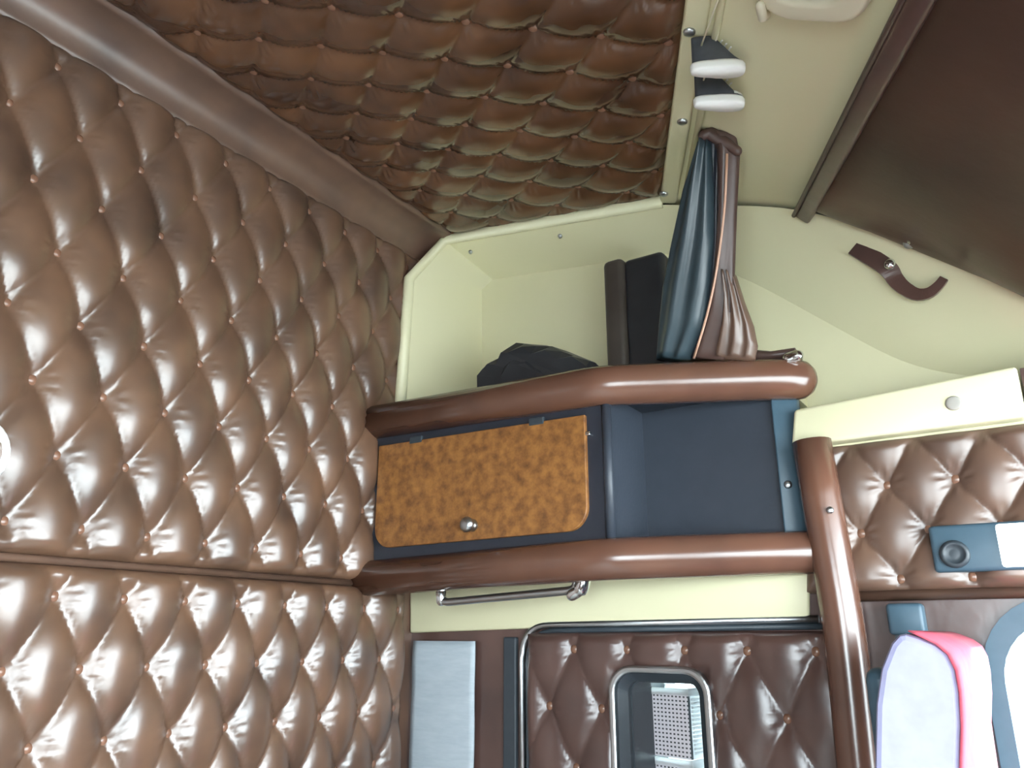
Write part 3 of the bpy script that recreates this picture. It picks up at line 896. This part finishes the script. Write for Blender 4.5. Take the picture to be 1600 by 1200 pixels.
bx0, bx1 = on_y(957, 550, 1.37), on_y(1050, 550, 1.37)
bt = on_y(960, 415, 1.37)
bb = thing('storage_box', (bx0.x / 2 + bx1.x / 2, 1.385, H + 0.436), 'dark brown upright box standing on the cabinet behind the curtain', 'box')
obj('body', box('body', bx0.x + 0.038, bx1.x, 1.355, 1.43, H + 0.4355, bt.z, 0.012, 3), 'black_bag', bb, True)
obj('side', box('side', bx0.x - 0.004, bx0.x + 0.042, 1.345, 1.43, H + 0.4355, bt.z + 0.004, 0.012, 3), 'dark_brown_box', bb, True)

st = thing('leather_strap', on_y(1210, 560, 1.36), 'rolled dark brown leather strap with silver end lying beside the curtain', 'strap')
obj('strap', sweep('strap', [on_y(1150, 560, 1.335), on_y(1180, 556, 1.335), on_y(1205, 556, 1.335), on_y(1243, 552, 1.335)], [0.014, 0.014, 0.010, 0.012], 12, flat=0.8), 'brown_lining', st, True)
obj('end_cap', sweep('end_cap', [on_y(1232, 560, 1.322), on_y(1246, 556, 1.322)], 0.0105, 12, round_ends=(True, True)), 'chrome', st, True)

# ---- strap loop buttoned to the shell
fo_p = on_y(1430, 470, SY + 0.03)
sl_pts = [(1334, 385, .018), (1350, 394, .018), (1372, 408, .018), (1390, 420, .016), (1398, 436, .012), (1412, 450, .014), (1432, 461, .017), (1452, 458, .022), (1466, 446, .026), (1475, 434, .026)]
def on_facet(px, py, lift):
    k = (py - 322) / 240
    return on_y(px, py, SY - lift + 0.030)
lp = thing('strap_loop', on_facet(1400, 430, 0.0), 'short brown leather strap loop fastened with a stud to the beige shell', 'strap')
rib = []
P_ = smooth_path([on_facet(px, py, l) for px, py, l in sl_pts], 0.02, 3)
wd = [0.0175 - 0.0095 * max(0, i / (len(P_) - 1) - 0.3) / 0.7 for i in range(len(P_))]
V = []; Fc = []
for i, p in enumerate(P_):
    t = (P_[min(i + 1, len(P_) - 1)] - P_[max(i - 1, 0)]).normalized()
    s = t.cross(Vector((0, -1, 0))).normalized()
    for q, o_ in ((1, 0), (-1, 0), (-1, 0.006), (1, 0.006)):
        V.append(p + s * (wd[i] * q * 0.85) + Vector((0, o_, 0)))
for i in range(len(P_) - 1):
    for k in range(4): Fc.append((i * 4 + k, i * 4 + (k + 1) % 4, (i + 1) * 4 + (k + 1) % 4, (i + 1) * 4 + k))
Fc += [(0, 1, 2, 3), tuple(range(4 * len(P_) - 4, 4 * len(P_)))]
obj('ribbon', mesh('ribbon', V, Fc), 'leather_side', lp)
obj('stud', lathe('stud', [(0.0095, 0.0), (0.0095, 0.003), (0.006, 0.007), (0.002, 0.008)], 16, on_facet(1390, 413, 0.022), (0, -1, 0)), 'chrome', lp, True)
hk = on_y(1421, 379, SY - 0.025)
ho = thing('coat_hook', hk, 'small chrome hook on the edge of the dark front slope', 'hook')
obj('base', lathe('base', [(0.010, 0.0), (0.010, 0.004), (0.005, 0.008)], 14, hk, (0, -0.8, -0.6)), 'steel', ho, True)
obj('prong', sweep('prong', smooth_path([hk, hk + Vector((0, -0.016, -0.008)), hk + Vector((0.004, -0.026, 0.006))], 0.008, 4), 0.0032, 8, round_ends=(False, True)), 'chrome', ho, True)

# ---- door fittings
la = on_y(1450, 826, SY - 0.03); lb = on_y(1640, 893, SY - 0.03)
dl = thing('door_lamp', ((la.x + lb.x) / 2, SY - 0.02, la.z - 0.03), 'blue-grey lamp unit with round switch and lit white lens above door window', 'lamp')
obj('housing', box('housing', la.x, lb.x, SY - 0.034, SY - 0.004, H + 0.087, H + 0.155, 0.006, 3), 'blue_plastic', dl, True)
sw = on_y(1492, 866, SY - 0.034)
obj('switch', lathe('switch', [(0.020, 0.0), (0.020, 0.004), (0.015, 0.008), (0.013, 0.005), (0.006, 0.006)], 20, sw, (0, -1, 0)), 'dark_plastic', dl, True)
ll = on_y(1562, 860, SY - 0.034)
obj('lens', box('lens', ll.x, lb.x - 0.008, SY - 0.040, SY - 0.030, H + 0.091, H + 0.151, 0.004, 2), 'lamp_lens', dl, True)
ba, bb_ = on_y(1383, 943, SY - 0.03), on_y(1448, 992, SY - 0.03)
sb = thing('belt_anchor', ((ba.x + bb_.x) / 2, SY - 0.015, bb_.z), 'dark blue-grey seat belt anchor cover on the wall behind the seat', 'belt anchor')
obj('cover', box('cover', ba.x, bb_.x, SY - 0.034, SY + 0.002, bb_.z, ba.z, 0.006, 3), 'blue_plastic', sb, True)
obj('belt', box('belt', ba.x + 0.006, ba.x + 0.052, SY - 0.020, SY - 0.016, H - 0.55, bb_.z + 0.004), 'dark_plastic', sb)

# ---- driver seat, seen from its side
seat = thing('driver_seat', (0.05, 1.06, 0.0), 'driver seat with lavender grey side and red front edge beside door window', 'seat')
SYN, SYF = 0.86, 1.27
prof_px = [(1366, 1260), (1366, 1200), (1368, 1100), (1376, 1045), (1392, 1005), (1404, 992), (1414, 990), (1432, 995), (1462, 1007), (1482, 1022), (1494, 1046), (1500, 1080), (1503, 1130), (1501, 1200), (1498, 1260)]
prof3 = [on_y(px, py, SYN) for px, py in prof_px]
prof3[0] = prof3[0] + Vector((-0.03, 0, -0.42)); prof3[-1] = prof3[-1] + Vector((-0.005, 0, -0.42))
obj('backrest', prism('backrest', prof3, (0, SYF - SYN, 0), 0.006, 2), 'seat_fabric', seat)
fr = [p + Vector((0.004, -0.002, 0.003)) for p in prof3[6:]]
V = []; Fc = []
for i, p in enumerate(fr):
    t = (fr[min(i + 1, len(fr) - 1)] - fr[max(i - 1, 0)]).normalized(); nn = Vector((t.z, 0, -t.x))
    if nn.x < 0 and i > 2: nn = -nn
    k = 0.2 if i == 0 else min(1, 0.35 + 0.2 * i)
    inn = p - Vector((0.005, 0, 0.004)) * k
    V += [p, Vector((p.x, SYF + 0.004, p.z)), Vector((inn.x, SYF + 0.004, inn.z)), inn]
for i in range(len(fr) - 1):
    for k in range(4): Fc.append((i * 4 + k, i * 4 + (k + 1) % 4, (i + 1) * 4 + (k + 1) % 4, (i + 1) * 4 + k))
Fc += [(0, 1, 2, 3), tuple(range(4 * len(fr) - 4, 4 * len(fr)))]
obj('front_cover', mesh('front_cover', V, Fc), 'seat_red', seat, True)
obj('back_shell', box('back_shell', prof3[3].x - 0.022, prof3[3].x + 0.004, SYN + 0.03, SYF - 0.02, H - 0.55, prof3[3].z, 0.012, 3), 'blue_plastic', seat, True)
obj('cushion', box('cushion', prof3[0].x - 0.02, 0.38, SYN, SYF, 0.44, 0.60, 0.04, 3), 'seat_red', seat, True)
obj('pedestal', box('pedestal', 0.0, 0.30, SYN + 0.06, SYF - 0.06, 0.0, 0.45, 0.01), 'dark_plastic', seat, True)

# ---- round reading lamp on the rear wall
rp = on_x(-52, 706, RX + 0.012)
rlmp = thing('reading_lamp', rp, 'round white reading lamp set into the tufted rear wall', 'lamp')
obj('bezel', lathe('bezel', [(0.046, 0.0), (0.046, 0.018), (0.040, 0.026), (0.034, 0.022), (0.034, 0.010)], 28, rp, (1, 0, 0)), 'white_plastic', rlmp, True)
obj('lens', lathe('lens', [(0.034, 0.008), (0.034, 0.016), (0.022, 0.024), (0.006, 0.027)], 24, rp, (1, 0, 0)), 'lamp_lens', rlmp, True)

# ---- small perforated baskets stacked in the window recess
b0 = on_y(1075, 1077, 1.425)                  # near corner of the top rim
bl = on_y(1003, 1079, 1.455); br_ = on_y(1103, 1077, 1.490)
e1 = Vector((bl.x - b0.x, bl.y - b0.y, 0)); e2 = Vector((br_.x - b0.x, br_.y - b0.y, 0))
hgt = 0.118
names = ['white perforated basket with ribbed side in the small window, topmost of its stack',
         'white perforated basket in the small window, between the top and bottom baskets',
         'white perforated basket standing on the sill of the small window, under two others']
for k in range(3):
    zt_ = b0.z - k * hgt
    t = thing('perforated_basket', (b0.x, b0.y + 0.04, zt_ - hgt), names[k], 'basket', 'baskets stacked in the window')
    a = Vector((b0.x, b0.y, 0))
    q = [a, a + e1, a + e1 + e2, a + e2]
    cen = (q[0] + q[2]) / 2
    ins = [p + (cen - p) * 0.07 for p in q]
    V = [at(p, zt_ - hgt + 0.002) for p in ins] + [at(p, zt_ - 0.006) for p in ins]
    me = bpy.data.meshes.new('body'); me.from_pydata([tuple(v) for v in V], [], [(0, 1, 2, 3), (0, 1, 5, 4), (1, 2, 6, 5)])
    uv = me.uv_layers.new(name='uv')
    for f in me.polygons:
        ee = (e1 if f.index == 1 else e2).normalized()
        for li, vi in zip(f.loop_indices, f.vertices):
            co = me.vertices[vi].co
            uv.data[li].uv = ((co - a).dot(Vector((ee.x, ee.y, 0))), co.z)
    obj('body', me, 'perforated', t)
    V2 = [at(ins[2], zt_ - hgt + 0.002), at(ins[3], zt_ - hgt + 0.002), at(ins[0] + e2 * 0.12, zt_ - hgt + 0.002), at(ins[2], zt_ - 0.006), at(ins[3], zt_ - 0.006), at(ins[0] + e2 * 0.12, zt_ - 0.006)]
    obj('end_wall', mesh('end_wall', V2, [(0, 1, 4, 3), (1, 2, 5, 4)]), 'thin_white_plastic', t)
    obj('corner_post', prism('corner_post', [at(ins[0], zt_ - hgt + 0.002), at(ins[0] + e2 * 0.12, zt_ - hgt + 0.002), at(ins[0] + e2 * 0.12 + e1 * 0.03, zt_ - hgt + 0.002)], (0, 0, hgt - 0.008)), 'dark_plastic', t)
    rim_o = [at(p, zt_ - 0.012) for p in q]; rim_i = [at(p + (cen - p) * 0.16, zt_ - 0.012) for p in q]
    obj('rim', ring_prism('rim', rim_o, rim_i, (0, 0, 0.012)), 'thin_white_plastic', t)
    nrm2 = Vector((e2.y, -e2.x, 0)).normalized()
    for j in range(14):
        z = zt_ - 0.020 - 0.0068 * j
        o1 = ins[0] + e2 * 0.16; o2 = ins[3] - e2 * 0.02
        obj('rib', prism('rib', [at(o1, z), at(o2, z), at(o2 + nrm2 * 0.004, z), at(o1 + nrm2 * 0.004, z)], (0, 0, 0.0042)), 'thin_white_plastic', t)

# ---- unseen berth added under the rear wall to bounce light upward
bk = thing('bounce_bunk', (-0.80, 0.2, 0.0), 'low off-white berth along the rear wall, unseen, added to bounce light up', 'bounce_bunk')
obj('bounce_bunk_base', box('bounce_bunk_base', RX + 0.002, -0.46, OY + 0.01, SY - 0.02, 0.0, H - 0.80, 0.005), 'leather_side', bk)
obj('bounce_mattress', box('bounce_mattress', RX + 0.04, -0.45, OY + 0.01, SY - 0.02, H - 0.80, H - 0.66, 0.03, 3), 'bounce_bedding', bk, True)
